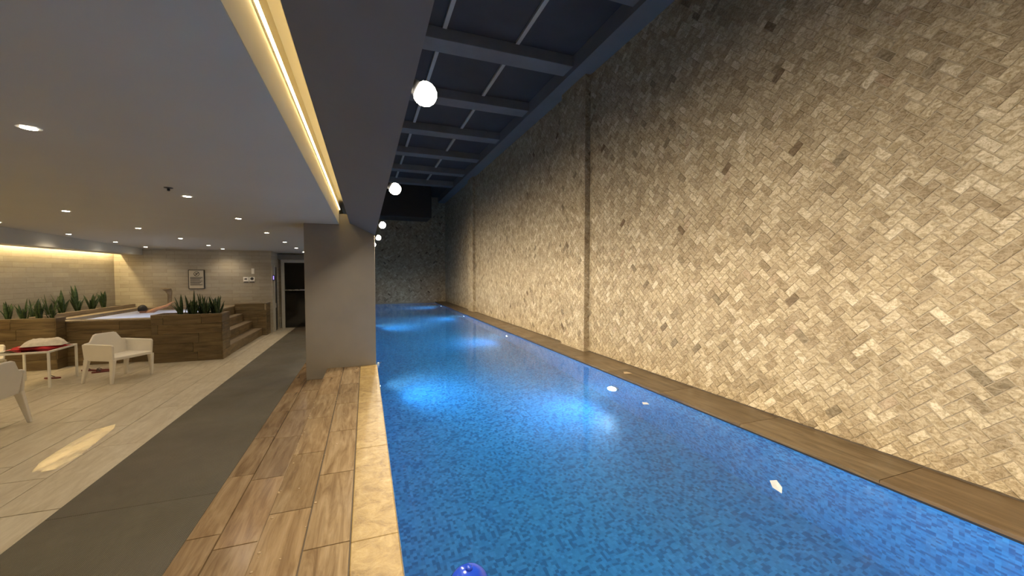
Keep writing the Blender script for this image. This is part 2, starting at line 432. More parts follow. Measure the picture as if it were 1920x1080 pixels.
# ---- end stone wall
wend = struct(MB().box(UPX-.3, WX+.25, Y1-.0075, Y1+.25, -.3, TOPZ).build('wall_end', M['grout']), 'far stone end wall of the pool hall in shade', 'wall')
mb = MB()
for q, full, c, ang in herring(UPX-.3, WX, .012, 5.5): brick_into(mb, q, lambda u, v, h: (u, Y1-h, v), rs)
tag(mb.build('brick_field', M['stone_mass'], wend), kind='stuff')

# ------------------------------------------------------------------ high ceiling over the pool
slab = struct(MB().box(UPX-.3, WX+.25, Y0, Y1+.25, TOPZ, TOPZ+.2).build('ceiling_high', M['slab']), 'black high ceiling slab over the pool', 'ceiling')
MB().box(3.86, WX+.01, Y0, Y1, 5.53, TOPZ).build('edge_beam', M['paint_dark'], slab)
for k in range(-4, 6):
    y = 6.95 + 2.25*k
    MB().box(UPX, 3.86, y, y+.42, BEAMZ, TOPZ).build('cross_beam', M['beam'], slab, bevel=.01)
    if k < 5:
        for x in (2.67, 1.33):
            MB().box(x-.035, x+.035, y+.46, y+2.2, TOPZ-.05, TOPZ).build('channel_strip', M['frame_grey'], slab)
tag(MB().box(UPX, 3.05, 19.4, 20.9, 4.27, TOPZ).build('air_duct', M['black'], bevel=.02), 'black boxed air duct hanging under the high ceiling before the end wall', 'duct')

# ------------------------------------------------------------------ left bulkhead, cove, low ceiling
bulk = struct(MB().prism_y([(-.235,2.425),(UPX,2.24),(UPX,TOPZ),(UPX-.3,TOPZ),(UPX-.3,2.97),(-.235,2.97)], Y0, Y1).build('wall_bulkhead', M['paint_dark']), 'charcoal upper wall with sloping soffit between pool and lounge', 'wall')
CZ = lambda y: 2.40 if y < PIL_Y else 2.40-.0242*(y-PIL_Y)
mb = MB()
prof = [(Y0,CZ(0)),(PIL_Y,CZ(PIL_Y)),(YD+.2,CZ(YD+.2))]
vs = []
for x in (XL-.2, -.40):
    for y, z in prof: vs.append((x,y,z))
    for y, z in prof: vs.append((x,y,2.97))
mb.add(vs, [(0,6,7,1),(1,7,8,2),(3,4,10,9),(4,5,11,10),(0,3,9,6),(2,8,11,5),(0,1,4,3),(1,2,5,4),(6,9,10,7),(7,10,11,8)])
lowc = struct(mb.build('ceiling_low', M['ceil']), 'grey painted low ceiling over the lounge', 'ceiling')
struct(MB().box(-.402, -.233, Y0, YD, 2.80, 2.97).build('ceiling_cove', M['cove']), 'cream lined light cove slot between low ceiling and bulkhead', 'ceiling')
MB().box(-.402, -.398, Y0, PIL_Y-.02, 2.403, 2.80).build('cove_lining', M['cove'], lowc)
MB().box(-.238, -.2345, Y0, PIL_Y-.02, 2.43, 2.80).build('cove_lining', M['cove'], bulk)
led = empty('led_strip', (-.385, 2, 2.635), label='long warm white led strip inside the ceiling cove beside the pool', cat='light strip')
MB().box(-.013, -.004, Y0+.05-2, 5.15, -.004, .014).build('profile', M['steel'], led)
MB().box(-.004, .006, Y0+.05-2, 5.15, -.002, .012).build('diffuser', M['e_cove'], led)

# pillar
pil = struct(MB().prism_y([(-.93,FZ),(.157,FZ),(.157,2.243),(-.235,2.425),(-.235,2.575),(-.398,2.575),(-.398,2.40),(-.93,2.40)], PIL_Y, PIL_Y+.7).build('trim_3', M['pillar'], bevel=.006), 'taupe painted square pillar standing at the pool edge', 'pillar')

# ------------------------------------------------------------------ other walls
wl = struct(MB().box(XL-.2, XL, Y0, YB+.2, -.3, 2.8).build('wall_left', M['walltile']), 'cream tiled left wall washed by warm cove light', 'wall')
struct(MB().box(XL-.2, -2.6, YB, YB+.2, -.3, 2.8).build('wall_back', M['walltile']), 'cream tiled back wall carrying the pool signs', 'wall')
struct(MB().box(-2.8, -2.6, YB+.2, YD+.2, -.3, 2.8).build('wall_return', M['walltile']), 'short cream return wall beside the dark doorway', 'wall')
struct(MB().box(-2.8, .3, YD+.06, YD+.3, -.3, 2.8).build('wall_door', M['walltile']), 'wall around the dark glass door behind the pillar', 'wall')
struct(MB().box(-.13, .12, YD, Y1, -.3, 2.5).build('wall_side', M['pillar']), 'taupe wall between corridor and pool beyond the pillar', 'wall')
struct(MB().box(XL-.2, WX+.25, Y0-.2, Y0, -1.6, TOPZ+.2).build('wall_near', M['pillar']), 'taupe wall behind the viewpoint', 'wall')
bh = struct(MB().box(-6.06, -5.6, Y0, YB, 2.085, CZ(YB)+.1).build('wall_drop', M['ceil']), 'grey drop beam below the low ceiling along the left wall', 'beam')
led2 = empty('led_strip', (-6.13, 8, 2.22), label='warm led strip tucked behind the drop beam on the left wall', cat='light strip')
MB().box(-.012, .012, -10.9, 5.3, -.006, .006).build('diffuser', M['e_wallcove'], led2)
MB().box(-.016, .016, -10.9, 5.3, .006, .016).build('profile', M['steel'], led2)

# ------------------------------------------------------------------ floors
fl = struct(MB().box(XL-.2, -.60, Y0, YD+.2, -.30, FZ-.012).build('floor', M['grout_dark']), 'cream tiled lounge floor', 'floor')
cache = {}
def slab_mesh(key, w_, l_, t_, m):
    k = (key, round(w_,3), round(l_,3), round(t_,3))
    if k not in cache:
        e = .002
        cache[k] = MB().frustum([(-w_/2,-l_/2,0),(w_/2,-l_/2,0),(w_/2,l_/2,0),(-w_/2,l_/2,0)], [(-w_/2+e,-l_/2+e,t_),(w_/2-e,-l_/2+e,t_),(w_/2-e,l_/2-e,t_),(-w_/2+e,l_/2-e,t_)]).mesh(key, m)
    return cache[k]
def piece(name, x0, x1, y0, y1, z0, z1, m, parent, gap=.004):
    o = link(name, slab_mesh(name, x1-x0-gap, y1-y0-gap, z1-z0, m), parent, ((x0+x1)/2, (y0+y1)/2, z0))
    return o
TW, TL = .43, 1.25
col_i = 0; x = -2.15
while x > XL+.05:
    xa = max(XL, x-TW); y = 3.875 + (0, -.62, -.25, -.9)[col_i % 4] - TL*6
    while y < YD:
        a, b = max(y, Y0), min(y+TL, YD+.05)
        if b-a > .05 and b > .8: piece('floor_tile', xa, x, a, b, FZ-.012, FZ+rs.uniform(-.0006,.0006), M['marble'], fl, .005)
        y += TL
    x -= TW; col_i += 1
# lower wood-look planks between mat and plinth
for (x0, x1, ys, L) in ((-1.14, -.93, 3.11, .85), (-.93, -.635, 2.94, .9)):
    y = ys - 5*L
    while y < YD:
        a, b = max(y, -.8), min(y+L, PIL_Y if x1 > -.9 and y < PIL_Y else YD)
        if b-a > .05 and not (x1 > -.9 and a >= PIL_Y-.01 and a < PIL_Y+.7): piece('deck_plank', x0, x1, a, b, FZ-.012, FZ+rs.uniform(0,.0015), M['deck_low'], fl, .005)
        y += L
# raised plinth at the pool edge
pl = struct(MB().box(-.612, .14, Y0, PIL_Y, -.26, -.012).build('floor_plinth', M['grout_dark']), 'raised plinth of wood look planks along the pool edge', 'floor')
for (x0, x1, ys, L) in ((-.614, -.358, 2.925, .907), (-.358, -.103, 2.47, .9)):
    y = ys - 4*L
    while y < PIL_Y-.01:
        a, b = max(y, -.8), min(y+L, PIL_Y)
        if b-a > .03: piece('deck_plank', x0, x1, a, b, -.012, rs.uniform(0,.0015), M['deck'], pl, .006)
        y += L
MB().box(-.618, -.612, Y0, PIL_Y, FZ, -.002).build('riser', M['deck_low'], pl)
cop = empty('pool_coping', (0,0,0), label='yellow travertine coping stones along the near pool edge', cat='coping')
y = 3.77-1.32*4
while y < PIL_Y:
    a, b = max(y,-.8), min(y+1.32, PIL_Y)
    if b-a > .02: MB().box(-.100, PX0-.002, a+.001, b-.001, -.055, .002).build('coping_stone', M['coping'], cop, bevel=.006)
    y += 1.32
MB().box(-.1, PX0-.002, PIL_Y+.7, YD-.01, -.055, .002).build('coping_stone', M['coping'], cop, bevel=.006)
# two ribbed mats
for a, b, lb in ((-.6, 3.70, 'near dark ribbed rubber mat, wet where it meets the planks'), (3.705, 13.3, 'long dark ribbed rubber mat running to the door')):
    tag(MB().box(-2.148, -1.125, a, b, FZ, FZ+.007).build('rubber_mat', M['rubber'], bevel=.002), lb, 'mat', 'rubber floor mats')

# right ledge
lg = struct(MB().box(PX1+.012, WX, Y0, Y1, -.30, -.014).build('pool_ledge', M['grout']), 'brown wood look ledge between water and stone wall', 'ledge')
y = Y0
while y < Y1:
    b = min(y+1.2, Y1); x1 = WX-.012
    o = piece('ledge_tile', PX1-.004, x1, y, b, -.026, .0, M['ledge'], lg, .0015); y += 1.2
MB().box(WX-.014, WX+.002, Y0, Y1, -.01, .013).build('base_groove', M['grout_dark'], lg)

# ------------------------------------------------------------------ pool basin, water, lights
PD = -1.30
mb = MB()
mb.box(PX0, PX1, Y0, Y1, PD-.1, PD)
mb.box(PX0-.25, PX0, Y0, Y1, PD-.1, -.056); mb.box(PX1, PX1+.012, Y0, Y1, PD-.1, -.027)
mb.box(PX0, PX1, Y1, Y1+.1, PD-.1, -.02)
MB().box(PX1-.004, PX1+.012, Y0, Y1, WZ-.004, -.0265).build('edge_dark_strip', M['black'], lg)  # solid black strips drawn as the dark line above the water, both sides
MB().box(PX0-.004, PX0+.003, Y0, PIL_Y, WZ-.004, -.012).build('edge_dark_strip', M['black'], pl)
struct(mb.build('pool_basin', M['mosaic']), 'blue mosaic tiled basin of the long pool', 'pool')
tag(MB().box(PX0-.004,PX1+.004,Y0-.01,Y1+.01,PD-.03,WZ).build('pool_water', M['water']), 'still clear blue water filling the long pool', 'water', kind='stuff')
def pool_light(y, side, label):
    x = PX1 if side > 0 else PX0
    o = empty('pool_light', (x, y, -.66), 0, label=label, cat='pool light', group='underwater pool lights')
    d = -1 if side > 0 else 1
    rim = MB().lathe([(.085,0),(.085,.018),(.07,.03),(.066,.02)], 24).build('rim', M['steel'], o, (0,0,0), (0, d*math.pi/2, 0), smooth=True)
    lens = MB().lathe([(.06,.0),(.066,.012),(.05,.026),(.02,.032)], 20).build('lens', M['e_pool'], o, (0,0,0), (0, d*math.pi/2, 0), smooth=True)
    lamp('SPOT', (d*.05, 0, 0), POOL_W, (.34,.66,1.), o, (0, -d*math.pi/2, 0), spot_size=R(150), spot_blend=1., shadow_soft_size=.08)
    return o
for y, lb in ((.25,'right of the viewpoint'),(5.2,'brightest, nearest along the ledge'),(10.25,'second along the ledge'),(15.3,'third along the ledge'),(20.3,'farthest along the ledge')):
    pool_light(y, 1, 'round underwater pool light in the right side wall, '+lb)
for y, lb in ((.4,'beside the viewpoint'),(6.6,'just before the pillar'),(13.6,'beyond the pillar')):
    pool_light(y, -1, 'round underwater pool light below the near coping, '+lb)

# ------------------------------------------------------------------ flood lights on the bulkhead
def flood(y, z, x, label):
    o = empty('flood_light', (x, y, z), 0, label=label, cat='flood light', group='flood lights on the bulkhead')
    til = R(28)
    MB().lathe([(.024,-.075),(.028,-.06),(.034,-.02),(.036,.004)], 24).build('housing', M['black'], o, (0,0,0), (0, math.pi/2+til, 0), smooth=True)
    MB().lathe([(.030,-.004),(.047,.008),(.056,.026),(.058,.046),(.052,.068),(.038,.088),(.018,.099),(.004,.101)], 24).build('lens', M['e_flood'], o, (0,0,0), (0, math.pi/2+til, 0), smooth=True)
    mb = MB(); mb.box(UPX-x, -.03, -.012, .012, -.006, .006); mb.box(-.04,-.03,-.085,.085,-.006,.006); mb.build('bracket', M['black'], o)
    lamp('SPOT', (.10, 0, -.055), FLOOD_W, (1,.87,.66), o, target=None, rot=(0, -(math.pi/2-R(46)), 0), spot_size=R(160), spot_blend=1., shadow_soft_size=.05)
    lamp('SPOT', (.035, 0, -.105), FLOOD_W*.23, (1,.87,.66), o, (0,0,0), spot_size=R(178), spot_blend=.25, shadow_soft_size=.02)
FL = [(-.6,2.49,'behind the viewpoint'),(2.01,2.487,'largest and nearest'),(4.13,2.445,'second from the viewpoint'),(7.26,2.445,'third, just above the pillar'),(9.54,2.42,'fourth, lowest in view'),(12.3,2.45,'hidden beyond the pillar'),(15.2,2.45,'near the far pilaster')]
for y, z, lb in FL: flood(y, z, .25 if y < 10 else .205, 'glowing warm white flood light on the charcoal bulkhead, '+lb)

# ------------------------------------------------------------------ recessed downlights
def downlight(x, y, label):
    z = CZ(y); o = empty('downlight', (x, y, z), 0, label=label, cat='downlight', group='recessed ceiling downlights')
    ring = MB().lathe([(.052,-.003),(.052,.0),(.036,.0),(.036,-.004)], 18).build('trim_ring', M['white_metal'], o, smooth=False)
    MB().lathe([(.034,-.006),(.034,-.003)], 16).build('lens', M['e_down'], ring)
    lamp('SPOT', (0,0,-.012), DOWN_W, (1,.80,.55), o, (0,0,0), spot_size=R(140), spot_blend=.8, shadow_soft_size=.035)
DLC = {-1.76: [1.0,3.05,5.15,6.95,8.75,10.55,12.2,13.6], -3.66: [1.0,3.05,5.05,6.9,8.65,10.3,11.9,12.95], -5.28: [1.0,3.0,5.0,6.8,8.45,10.0,11.5,12.8]}  # first in each column: unseen extra lamp to brighten the near lounge
nm = {-1.76:'column of downlights nearest the pillar', -3.66:'middle column of downlights', -5.28:'column of downlights by the drop beam'}
od = ['added unseen first','second','third','fourth','fifth','sixth','seventh','eighth']
for x, ys in DLC.items():
    for i, y in enumerate(ys): downlight(x, y, 'small recessed spot, %s in the %s' % (od[i], nm[x]))
o = empty('sprinkler', (-1.75, 4.7, CZ(4.7)), label='small black fire sprinkler head on the grey ceiling', cat='sprinkler')
MB().lathe([(.004,-.034),(.012,-.03),(.012,-.012),(.0125,-.01)], 10).build('head', M['black'], o)
MB().lathe([(.008,-.012),(.034,-.006),(.036,-.001)], 16).build('escutcheon', M['black'], o)

# ------------------------------------------------------------------ spa with planters
cl = {}
def clad(parent, org, u, n_, width, height, rowh, seed, name='plank', lens=(.9,.62,1.1), t_=.012, m='tub_wood'):
    """clads the vertical rectangle with individual planks; org bottom corner, u along, n_ outward"""
    r = random.Random(seed); u = Vector(u); n_ = Vector(n_); rows = max(1, round(height/rowh)); rh = height/rows
    for j in range(rows):
        s = -r.uniform(0, .6)
        while s < width-.02:
            L = r.choice(lens); a, b = max(0, s), min(width, s+L); s += L
            if b-a < .04: continue
            k = (round(b-a,2), round(rh,3), m)
            if k not in cl:
                l2, h2, e = (b-a)/2-.0015, rh/2-.0015, .0015
                cl[k] = MB().frustum([(-l2,-h2,0),(l2,-h2,0),(l2,h2,0),(-l2,h2,0)], [(-l2+e,-h2+e,t_),(l2-e,-h2+e,t_),(l2-e,h2-e,t_),(-l2+e,h2-e,t_)]).mesh('plank', M[m])
            o = bpy.data.objects.new(name, cl[k]); COL.objects.link(o); o.parent = parent
            p = Vector(org)+u*((a+b)/2)+Vector((0,0,1))*(rh*(j+.5)) + n_*r.uniform(-.0015,.0)
            mm = Matrix.Identity(4)
            for q in range(3): mm[q][0] = u[q]; mm[q][1] = (0,0,1)[q]; mm[q][2] = n_[q]; mm[q][3] = p[q]
            o.matrix_world = mm
SPX0, SPX1 = -5.3, -3.9
# --- hot tub body
tub = empty('hot_tub', (-4.6, 9.85, FZ), label='raised hot tub clad in brown wood look planks with frothy lit water', cat='hot tub')
def world(parent, mb, name, m, **kw):
    o = mb.build(name, M[m], None, **kw); o.parent = parent; o.matrix_parent_inverse = Matrix.Translation(-Vector(parent.location)); return o
def cladw(parent, *a, **k):
    pre = set(COL.objects); clad(parent, *a, **k)
    for o in set(COL.objects)-pre: o.matrix_parent_inverse = Matrix.Translation(-Vector(parent.location))
RIM = .685
mb = MB(); mb.box(-5.78, -3.915, 9.87, 10.12, FZ, RIM-.03); mb.box(-3.915, -3.42, 10.065, 10.12, FZ, RIM-.03); mb.box(-5.78, -5.55, 10.12, YB, FZ, RIM-.03); mb.box(-3.65, -3.42, 10.12, YB, FZ, RIM-.03); mb.box(-5.55, -3.65, 12.95, YB, FZ, RIM-.03)
world(tub, mb, 'body', 'grout')
world(tub, MB().box(-5.55, -3.65, 10.12, 12.95, FZ, -.1), 'basin', 'spa_shell')
for (a, b, c, d) in ((-5.78,-3.915,9.85,10.13),(-3.915,-3.42,10.065,10.13),(-5.78,-5.54,10.13,YB),(-3.66,-3.42,10.13,YB),(-5.54,-3.66,12.94,YB)):
    world(tub, MB().box(a+.001, b-.001, c+.001, d-.001, RIM-.03, RIM), 'rim_tile', 'tread', bevel=.004)
cladw(tub, (SPX0, 9.87, FZ), (1,0,0), (0,-1,0), SPX1-SPX0, .825, .165, 3)
world(tub, MB().add([(-5.55,10.12,.615),(-3.65,10.12,.615),(-3.65,12.95,.615),(-5.55,12.95,.615)], [(0,1,2,3)]), 'froth_water', 'froth')
for x in (-5.1, -4.1):
    for y in (10.8, 12.2): lamp('POINT', (x, y, .2), 5, (.80,.86,1), None, shadow_soft_size=.08)
# --- right planter block
pr = empty('planter_box', (-3.3, 9.8, FZ), label='wood plank planter box at the right front of the hot tub', cat='planter')
world(pr, MB().box(-3.9, -2.76, 9.58, 10.05, FZ, .72), 'body', 'grout')
cladw(pr, (-3.9, 9.58, FZ), (1,0,0), (0,-1,0), 1.14, .935, .187, 5)
cladw(pr, (-2.76, 9.568, FZ), (0,1,0), (1,0,0), .48, .935, .187, 6, lens=(.48,.3))
cladw(pr, (-3.9, 10.05, FZ), (0,-1,0), (-1,0,0), .47, .935, .187, 6, lens=(.47,))
mb = MB(); mb.box(-3.91,-2.75,9.57,9.62,.72,.772); mb.box(-3.91,-2.75,10.0,10.06,.72,.772); mb.box(-3.91,-3.86,9.62,10.0,.72,.772); mb.box(-2.81,-2.75,9.62,10.0,.72,.772)
world(pr, mb, 'rim', 'tread')
world(pr, MB().box(-3.86,-2.81,9.62,10.0,.60,.745), 'soil', 'soil')
# --- left planter, L-shaped: front block and run along the wall
plf = empty('planter_box', (-5.75, 9.8, FZ), label='long wood plank planter at the left wall beside the hot tub', cat='planter')
mb = MB(); mb.box(XL+.001,-5.3,9.6,9.85,FZ,.72); mb.box(XL+.001,-5.80,9.85,YB,FZ,.72)
world(plf, mb, 'body', 'grout')
cladw(plf, (XL, 9.6, FZ), (1,0,0), (0,-1,0), .90, .935, .187, 8)
cladw(plf, (-5.3, 9.588, FZ), (0,1,0), (1,0,0), .27, .935, .187, 9, lens=(.27,))
mb = MB(); mb.box(XL+.002,-5.29,9.59,9.635,.72,.772); mb.box(-5.34,-5.29,9.635,9.86,.72,.772); mb.box(-5.84,-5.34,9.82,9.86,.72,.772); mb.box(-5.84,-5.785,9.86,YB-.002,.69,.772)
world(plf, mb, 'rim', 'tread')
mb = MB(); mb.box(XL+.003,-5.34,9.635,9.82,.70,.745); mb.box(XL+.003,-5.84,9.82,YB-.002,.70,.745)
world(plf, mb, 'soil', 'soil')
# --- steps on the right side
st = empty('spa_steps', (-3.1, 11.5, FZ), label='wood plank steps rising to the hot tub beside the planter', cat='steps')
for k, (x0, x1, z) in enumerate(((-3.0,-2.76,.04),(-3.22,-3.0,.25),(-3.42,-3.22,.465))):
    world(st, MB().box(x0, x1-.014, 10.06, YB-.5, FZ, z-.014), 'step_core', 'grout')
    y = 10.06
    while y < YB-.51:
        b = min(y+.95, YB-.5); world(st, MB().box(x0-.005, x1, y+.001, b-.001, z-.014, z), 'tread', 'tread', bevel=.002); y += .95
    cladw(st, (x1-.014, 10.06, FZ if k == 0 else (.04,.25)[k-1]), (0,1,0), (1,0,0), YB-.56-10.0, .20 if k == 0 else .20, .20, 20+k)
cladw(st, (-3.42, 10.06, .465), (0,1,0), (1,0,0), YB-.56-10.0, .19, .19, 31)
# --- wainscot at the far end of the steps
wn = empty('wainscot', (-3.1, YB-.45, FZ), label='wood plank wainscot below the signs at the end of the steps', cat='wainscot')
world(wn, MB().box(-3.41, -2.66, YB-.48, YB, FZ, .73), 'core', 'grout')
cladw(wn, (-3.41, YB-.48, FZ), (1,0,0), (0,-1,0), .75, .90, .18, 40)
cladw(wn, (-2.66, YB-.48, FZ), (0,1,0), (1,0,0), .48, .90, .18, 41, lens=(.48,))
world(wn, MB().box(-3.41, -2.64, YB-.495, YB-.001, .73, .745), 'cap', 'tread')

# ---- snake plants
def leafmesh(h, w_, bend, twist, seed):
    r = random.Random(seed); n = 7; mb = MB(); rows = []
    for i in range(n):
        k = i/(n-1); wd = w_*(.55+.75*math.sin(min(1,k*1.25)*math.pi*.62))*(1-k**4*.97)
        z = h*k; dx = bend*h*k*k; a = twist*k
        t_ = .006*(1-k*.7)
        c = Vector((dx, 0, z)); s = Vector((math.sin(a)*.35, math.cos(a), 0)).normalized(); f_ = Vector((s.y, -s.x, 0))
        rows.append([c - s*wd/2, c + f_*(t_+wd*.16), c + s*wd/2, c - f_*(t_ - wd*.10)])
    for i in range(n-1):
        b = len(mb.v)
        mb.add(rows[i]+rows[i+1], [(0,1,5,4),(1,2,6,5),(2,3,7,6),(3,0,4,7)])
    return mb.mesh('leaf', M['leaf'], True)
LM = [leafmesh(rh, rw, rb, rt, s) for s, (rh, rw, rb, rt) in enumerate([(.36,.042,.15,.5),(.28,.046,.3,-.6),(.42,.04,.08,.9),(.24,.042,.45,.3),(.32,.046,.22,-.3),(.60,.04,.05,.4)])]
def snake_plant(x, y, z, n, s, seed, label, group, tall=False):
    r = random.Random(seed); o = empty('snake_plant', (x, y, z), 0, label=label, cat='plant', group=group)
    for i in range(n):
        me = LM[5] if tall and i == 0 else LM[r.randrange(5)]
        a = r.uniform(0, 6.28); q = r.uniform(.0, .05)
        l = link('leaf', me, o, (math.cos(a)*q, math.sin(a)*q, -.01), (r.uniform(-.08,.08), r.uniform(-.02,.16), a)); sc = s*r.uniform(.75,1.15)
        l.scale = (sc, sc*1.15, sc)
gr = 'snake plants in the right planter'
pos = ['far left of the right planter','second from left in the right planter','tallest in the right planter below the sign','middle of the right planter','third from right in the right planter','second from right in the right planter','far right of the right planter']
for i in range(7):
    x = -3.47+.102*i; snake_plant(x, 9.78+(.06 if i % 2 else -.04), .74, 11, .95, 60+i, 'dark green snake plant, '+pos[i], gr, i in (2,3))
gl = 'snake plants along the left wall'
lp = [(-6.0,9.72,.95),(-5.8,9.73,.9),(-5.58,9.73,.85),(-5.42,9.74,.7),(-6.02,10.35,1.05),(-6.0,10.75,1.1),(-6.03,11.15,1.15),(-6.02,11.6,1.25),(-6.0,12.05,1.2),(-6.0,12.5,1.3)]
lb = ['at the front left corner of the left planter','second along the front of the left planter','third along the front of the left planter','last along the front of the left planter','nearest in the row on the left wall','second in the row on the left wall','third in the row on the left wall','fourth in the row on the left wall','fifth in the row on the left wall','farthest in the row on the left wall']
for i, (x, y, s) in enumerate(lp): snake_plant(x, y, .74, 9, s, 80+i, 'dark green snake plant '+lb[i], gl)
mb = MB()
for k in range(60):
    s = rs.uniform(.008,.02); c = (rs.uniform(-3.84,-2.83), rs.uniform(9.63,9.74), .745+s*.3)
    mb.lathe([(s*.5,-s*.5),(s,-s*.1),(s*.8,s*.4),(s*.3,s*.6)], 6, c)
tag(world(pr, mb, 'pebbles', 'pebble'), kind='stuff')

# ---- cobra spout
cb = empty('water_spout', (-4.93, 13.1, RIM), label='beige cobra neck water spout rising behind the hot tub', cat='spout')
pts = [(0,0,0),(.0,0,.15),(.005,0,.28),(.01,-.01,.36),(0,-.04,.43),(-.02,-.10,.49),(-.03,-.17,.50)]
mb = MB(); n = len(pts)
wds = [.055,.05,.05,.06,.085,.11,.115]; ths = [.05,.045,.042,.04,.035,.03,.02]; rows = []
for i, p in enumerate(pts):
    p = Vector(p); tdir = (Vector(pts[min(i+1,n-1)])-Vector(pts[max(i-1,0)])).normalized(); s = Vector((1,0,0)); f_ = s.cross(tdir).normalized()
    rows.append([p + s*math.cos(a)*wds[i] + f_*math.sin(a)*ths[i] for a in [2*math.pi*k/12 for k in range(12)]])
for i in range(n-1): mb.add(rows[i]+rows[i+1], [(k,(k+1)%12,12+(k+1)%12,12+k) for k in range(12)])
mb.add(rows[-1], [tuple(range(12))]); mb.build('neck', M['cobra'], cb, smooth=True, sub=1)
MB().lathe([(.085,0),(.085,.012),(.06,.02)], 20).build('flange', M['cobra'], cb)

# ---- bather
def bather(loc):
    root = empty('person', loc, 0, label='bather with black hair soaking in the hot tub, arm out along the far rim', cat='person')
    J = {'pel':(0,0,-.42),'wst':(0,.0,-.28),'chs':(0,.02,-.10),'sho':(0,.02,.0),'nek':(.0,.03,.07),'hd0':(-.01,.04,.14),'hd1':(-.015,.045,.24),
         'sL':(-.17,.02,-.02),'eL':(-.30,.12,-.18),'wL':(-.22,.32,-.22),'hL':(-.16,.40,-.22),
         'sR':(.14,.02,.15),'eR':(.31,.04,.235),'wR':(.46,.07,.29),'hR':(.51,.09,.35),
         'kL':(-.14,.42,-.40),'aL':(-.15,.46,-.78),'fL':(-.15,.58,-.80),'kR':(.13,.42,-.40),'aR':(.14,.46,-.78),'fR':(.14,.58,-.80),'pL':(-.10,.02,-.45),'pR':(.10,.02,-.45)}
    E_ = [('pel','wst'),('wst','chs'),('chs','sho'),('sho','nek'),('nek','hd0'),('hd0','hd1'),('sho','sL'),('sL','eL'),('eL','wL'),('wL','hL'),('sho','sR'),('sR','eR'),('eR','wR'),('wR','hR'),('pel','pL'),('pL','kL'),('kL','aL'),('aL','fL'),('pel','pR'),('pR','kR'),('kR','aR'),('aR','fR')]
    rad = {'pel':(.15,.11),'wst':(.13,.10),'chs':(.16,.11),'sho':(.10,.08),'nek':(.055,.055),'hd0':(.07,.085),'hd1':(.075,.095),'sL':(.065,.06),'eL':(.043,.043),'wL':(.03,.03),'hL':(.036,.02),'sR':(.065,.06),'eR':(.043,.043),'wR':(.03,.03),'hR':(.036,.022),'kL':(.06,.06),'aL':(.04,.04),'fL':(.04,.03),'kR':(.06,.06),'aR':(.04,.04),'fR':(.04,.03),'pL':(.09,.09),'pR':(.09,.09)}
    V = list(J.values()); ed = [(list(J).index(a), list(J).index(b)) for a, b in E_]; rd = [rad[k] for k in J]
    # fingers of the outstretched hand and the other one
    for h, d, side in (('hR', Vector((.8,.2,.45)), 1), ('hL', Vector((.5,.85,0)), -1)):
        b = list(J).index(h); p = Vector(J[h]); d.normalize(); s = Vector((-d.y, d.x, 0))
        for k, (off, L) in enumerate(((-.027,.062),(-.009,.072),(.009,.068),(.027,.052))):
            q1 = p + d*.045 + s*off; q2 = q1 + d*L*.55 + Vector((0,0,-.004)); q3 = q2 + d*L*.45 + Vector((0,0,-.016))
            i0 = len(V); V += [tuple(q1), tuple(q2), tuple(q3)]; rd += [(.0095,.0095),(.0085,.0085),(.007,.007)]; ed += [(b,i0),(i0,i0+1),(i0+1,i0+2)]
        q1 = p + s*.04*side + d*.005; q2 = q1 + s*.02*side + d*.035
        i0 = len(V); V += [tuple(q1), tuple(q2)]; rd += [(.011,.011),(.0085,.0085)]; ed += [(b,i0),(i0,i0+1)]
    me = bpy.data.meshes.new('body'); me.from_pydata(V, ed, []); me.materials.append(M['skin'])
    o = link('body', me, root)
    sk = o.modifiers.new('skin', 'SKIN'); sk.use_smooth_shade = True
    for v, r_ in zip(me.skin_vertices[0].data if me.skin_vertices else [], rd): v.radius = r_
    if not me.skin_vertices:
        bm = bmesh.new(); bm.from_mesh(me); ly = bm.verts.layers.skin.verify(); bm.verts.ensure_lookup_table()
        for v, r_ in zip(bm.verts, rd): v[ly].radius = r_
        bm.verts[0][ly].use_root = True; bm.to_mesh(me); bm.free()
    else: me.skin_vertices[0].data[0].use_root = True
    ss = o.modifiers.new('sub', 'SUBSURF'); ss.levels = 1; ss.render_levels = 2
    hc = Vector((-.014,.045,.20))
    # hair cap: back and top of the head (bather looks away from the camera)
    mb = MB(); seg = 16; ring = 9
    for i in range(ring):
        ph = math.pi*.62*i/(ring-1)
        for k in range(seg):
            a = 2*math.pi*k/seg; y = math.sin(ph)*math.sin(a); f = 1+.04*math.sin(5*a+3*ph)
            cut = .0 if y < .25 else (y-.25)*.05
            mb.v.append((hc.x+.092*f*math.sin(ph)*math.cos(a), hc.y-.012+.112*f*y-cut, hc.z+.02+.105*f*math.cos(ph)))
    for i in range(ring-1):
        for k in range(seg): mb.f.append((i*seg+k, (i+1)*seg+k, (i+1)*seg+(k+1)%seg, i*seg+(k+1)%seg))
    mb.build('hair', M['hair'], root, smooth=True)
    for sx in (-1,1):
        MB().lathe([(.004,-.022),(.012,-.012),(.014,.008),(.006,.022)], 8).build('ear', M['skin'], root, (hc.x+sx*.086, hc.y+.005, hc.z-.02))
        MB().lathe([(.003,-.009),(.009,-.003),(.009,.003),(.003,.009)], 8).build('eye', M['ink'], root, (hc.x+sx*.032, hc.y+.094, hc.z-.01), smooth=True)
    MB().add([(-.009,0,0),(.009,0,0),(0,.022,-.004),(0,-.004,.04)], [(0,1,2),(1,3,2),(3,0,2),(0,3,1)]).build('nose', M['skin'], root, (hc.x, hc.y+.094, hc.z-.045))
    MB().box(-.02,.02,-.004,.004,-.004,.004).build('mouth', M['rubber_red'], root, (hc.x, hc.y+.088, hc.z-.075), bevel=.002)
    mb = MB().tube([(0,.0,-.46),(0,.0,-.32)], [.165,.15], 14); t = mb.build('swim_trunks', M['trunks'], root, smooth=True)
